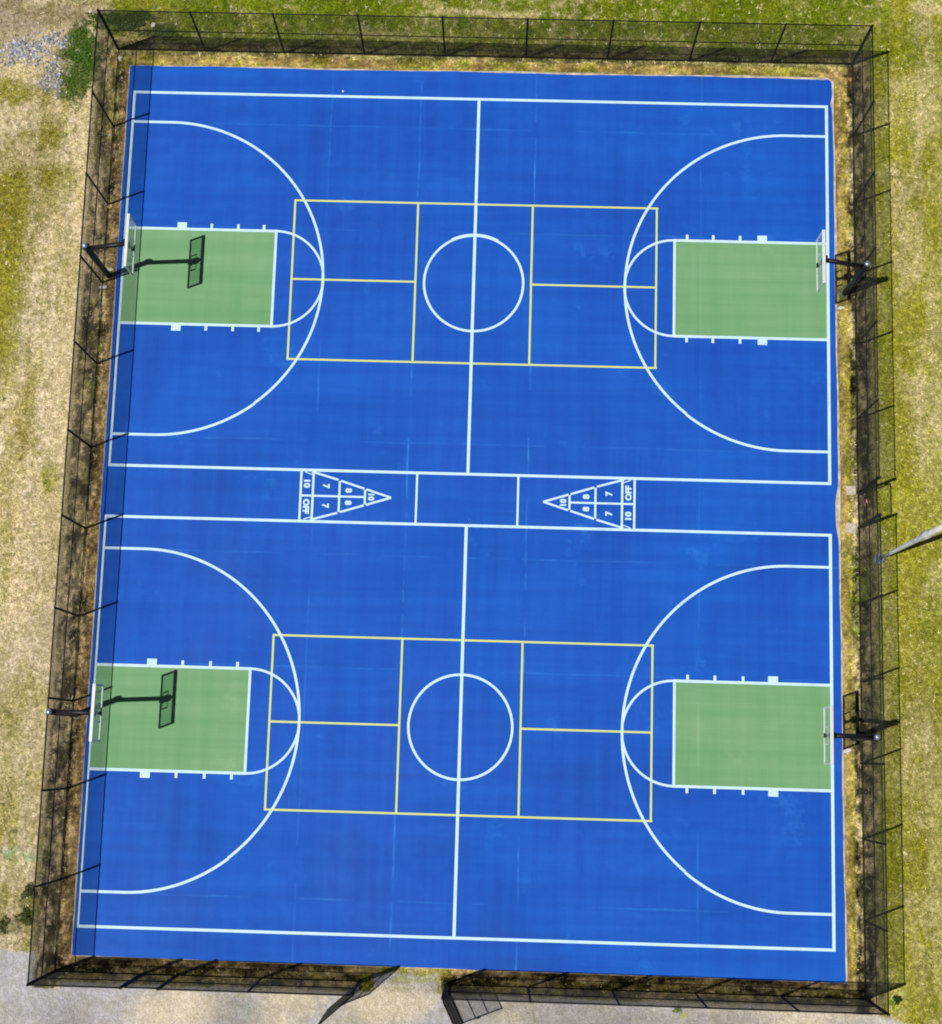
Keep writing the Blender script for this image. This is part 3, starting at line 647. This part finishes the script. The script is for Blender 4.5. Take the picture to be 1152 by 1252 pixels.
# ------------------------------------------------------------------ basketball hoops (rims are off)
def make_hoop(label, reach=5.2):
    root = empty('basketball_backboard_stand', (0, 0, 0)); tag(root, label, 'basketball stand', 'basketball backboards on black poles')
    b_ = MB(); b_.tube([(0, 0, -.2), (0, 0, 10.6)], .34, 16); b_.tube([(0, 0, 10.6), (0, 0, 10.95), (0, 0, 11.1)], [.37, .37, .25], 16); pole = b_.build('pole', M['pad'], root, True)
    c_ = MB(); c_.tube([(0, 0, 11.02), (0, 0, 11.22), (0, 0, 11.32)], [.34, .31, .12], 16); c_.build('cap', M['galv'], pole, True)
    b_ = MB(); b_.tube([(-.1, 0, 10.0), (reach*.5, 0, 11.1), (reach, 0, 12.1)], .27, 14)
    b_.box(-.35, .35, -.32, .32, 10.45, 10.95, .04); b_.build('arm', M['pad'], root, True)
    x0 = reach
    mt = MB(); mt.box(x0-.02, x0+.16, -.16, .16, 9.9, 13.1, .03); mt.box(x0-.35, x0+.165, -.36, .36, 11.5, 12.7, .05); mt.build('mounting_bracket', M['post'], root)
    xb = x0+.22
    pn = MB(); pn.box(xb, xb+.05, -2.95, 2.95, 9.85, 13.2); bd = pn.build('backboard', M['glassy'], root)
    fr = MB(); fr.box(xb-.17, xb+.19, -3.1, 3.1, 13.15, 13.42, .04); fr.box(xb-.05, xb+.11, -3.1, 3.1, 9.72, 9.92, .02)
    for q in (-1, 1): fr.box(xb-.05, xb+.11, min(q*3.1, q*2.88), max(q*3.1, q*2.88), 9.925, 13.145, .02)
    fr.build('frame', M['frame'], bd)
    sq = MB(); xs = xb+.056
    for y0, y1, z0, z1 in ((-1, 1, 11.5, 11.64), (-1, 1, 10.1, 10.2), (-1, -.84, 10.205, 11.495), (.84, 1, 10.205, 11.495)): sq.box(xs, xs+.012, y0, y1, z0, z1)
    sq.build('target_square', M['frame'], bd)
    pl = MB(); pl.box(xs+.014, xs+.09, -.26, .26, 9.98, 10.5, .02); pl.build('rim_plate', M['post'], bd)
    ft = MB(); ft.tube([(0, 0, -.3), (0, 0, .04)], .62, 14); ft.build('footing', M['soilcon'], root)
    return root
M['soilcon'] = simple('dirty_concrete', (.20, .16, .12), .95, vary=.5, scale=7)
hoops = [((-44.35, 26.45), 0, 'black pole backboard stand on the upper left, its tall shadow lying on the green key'),
         ((-44.55, -26.42), 0, 'black pole backboard stand on the lower left, standing straight beside the key'),
         ((44.75, 26.45), math.pi, 'black pole backboard stand on the upper right, its shadow out on the grass'),
         ((45.15, -26.55), math.pi, 'black pole backboard stand on the lower right, white board over the baseline')]
proto = None
for i, ((hx, hy), a, lb) in enumerate(hoops):
    o = make_hoop(lb, 5.15) if i == 0 else copy_tree(proto)
    if i == 0: proto = o
    o.location = (hx*F, hy*F, -.1*F); o.rotation_euler[2] = a; o['label'] = lb
for x, y, sx, sy, ang, lb in ((-45.0, 25.0, 1.05, .45, .05, 'lower pale concrete chunk at the foot of the upper left backboard pole'), (-44.25, 26.9+.35, .9, .35, .02, 'upper pale concrete chunk at the foot of the upper left backboard pole'),
        (44.5, -28.0, .95, .5, .35, 'pale concrete chunk at the foot of the lower right backboard pole'), (44.3, 24.6, .9, .4, .1, 'pale concrete chunk beside the upper right backboard pole')):
    b_ = MB(); r_ = random.Random(int(x*7+y)); pts = []
    for i in range(8):
        t = i*math.pi/4; pts.append((sx/2*math.cos(t)*r_.uniform(.85, 1.15)*1.1, sy/2*math.sin(t)*r_.uniform(.85, 1.15)*1.1))
    b_.add([(p, q, -.3) for p, q in pts]+[(p*.9, q*.9, .10+r_.uniform(-.03, .03)) for p, q in pts], [tuple(range(8, 16)), tuple(range(7, -1, -1))]+[(i, (i+1) % 8, 8+(i+1) % 8, 8+i) for i in range(8)])
    o = b_.build('concrete_chunk', M['palecon']); o.location = (x*F, y*F, -.08*F); o.rotation_euler[2] = ang; tag(o, lb, 'concrete')

# ------------------------------------------------------------------ light pole east of the court
root = empty('light_pole', (48.35, -5.75, -.1)); tag(root, 'tall light grey pole rising from the grass outside the east fence', 'light pole')
b_ = MB(); b_.tube([(0, 0, .7), (0, 0, 6), (0, 0, 14), (0, 0, 18.6), (0, 0, 19.2), (0, 0, 20.5), (0, 0, 21.2), (0, 0, 34)], [.15, .20, .27, .31, .44, .45, .33, .27], 18); b_.build('pole', M['lamp_post'], root, True)
b_ = MB(); b_.box(-.42, .42, -.42, .42, .55, .68, .02)
for q in ((-.3, -.3), (.3, -.3), (.3, .3), (-.3, .3)): b_.tube([(q[0], q[1], .68), (q[0], q[1], .86)], .05, 6)
b_.build('base_plate', M['galv'], root)
b_ = MB(); b_.tube([(0, 0, -.4), (0, 0, .54)], [.62, .58], 20); b_.build('footing', M['bluecon'] if 'bluecon' in M else M['palecon'], root)
b_ = MB(); b_.box(-.1, .1, -2.4, 2.4, 33.6, 33.85, .03); arm_ = b_.build('crossarm', M['lamp_post'], root)
for q in (-1.9, 1.9):
    b_ = MB(); b_.box(-1.5, -.1, q-.45, q+.45, 33.2, 33.55, .06); b_.build('floodlight', M['galv'], root)

# ------------------------------------------------------------------ camera, sun, sky
cam = bpy.data.cameras.new('camera'); co_ = bpy.data.objects.new('camera', cam); col.objects.link(co_); sc.camera = co_
co_.location = (3.74318696*F, -29.4569510*F, 174.304474*F); co_.rotation_euler = (.159766889, .0138799428, .0291619453)
sc.cycles.filter_width = 1.9
cam.sensor_fit = 'HORIZONTAL'; cam.sensor_width = 36; cam.lens = 36*1828.82612/1152; cam.clip_start = .5; cam.clip_end = 6000
AZ, EL = R(21.70), R(64.40)
sd = Vector((math.cos(AZ)*math.cos(EL), math.sin(AZ)*math.cos(EL), -math.sin(EL)))
sun = bpy.data.lights.new('sun', 'SUN'); sun.energy = SUN; sun.angle = R(.53); sun.color = (1, .965, .90)
so = bpy.data.objects.new('sun', sun); col.objects.link(so); so.rotation_euler = sd.to_track_quat('-Z', 'Y').to_euler(); so.location = (-20, -10, 40)
w = bpy.data.worlds.new('World'); sc.world = w; w.use_nodes = True
bg = w.node_tree.nodes['Background']; sky = w.node_tree.nodes.new('ShaderNodeTexSky'); sky.sky_type = 'NISHITA'; sky.sun_disc = False
sky.sun_elevation = EL; sky.sun_rotation = math.atan2(-sd.x, -sd.y); sky.air_density = 1.0; sky.dust_density = 1.0
w.node_tree.links.new(sky.outputs[0], bg.inputs[0]); bg.inputs[1].default_value = SKY
sc.view_settings.view_transform = 'Standard'; sc.view_settings.look = 'None'; sc.view_settings.exposure = 0
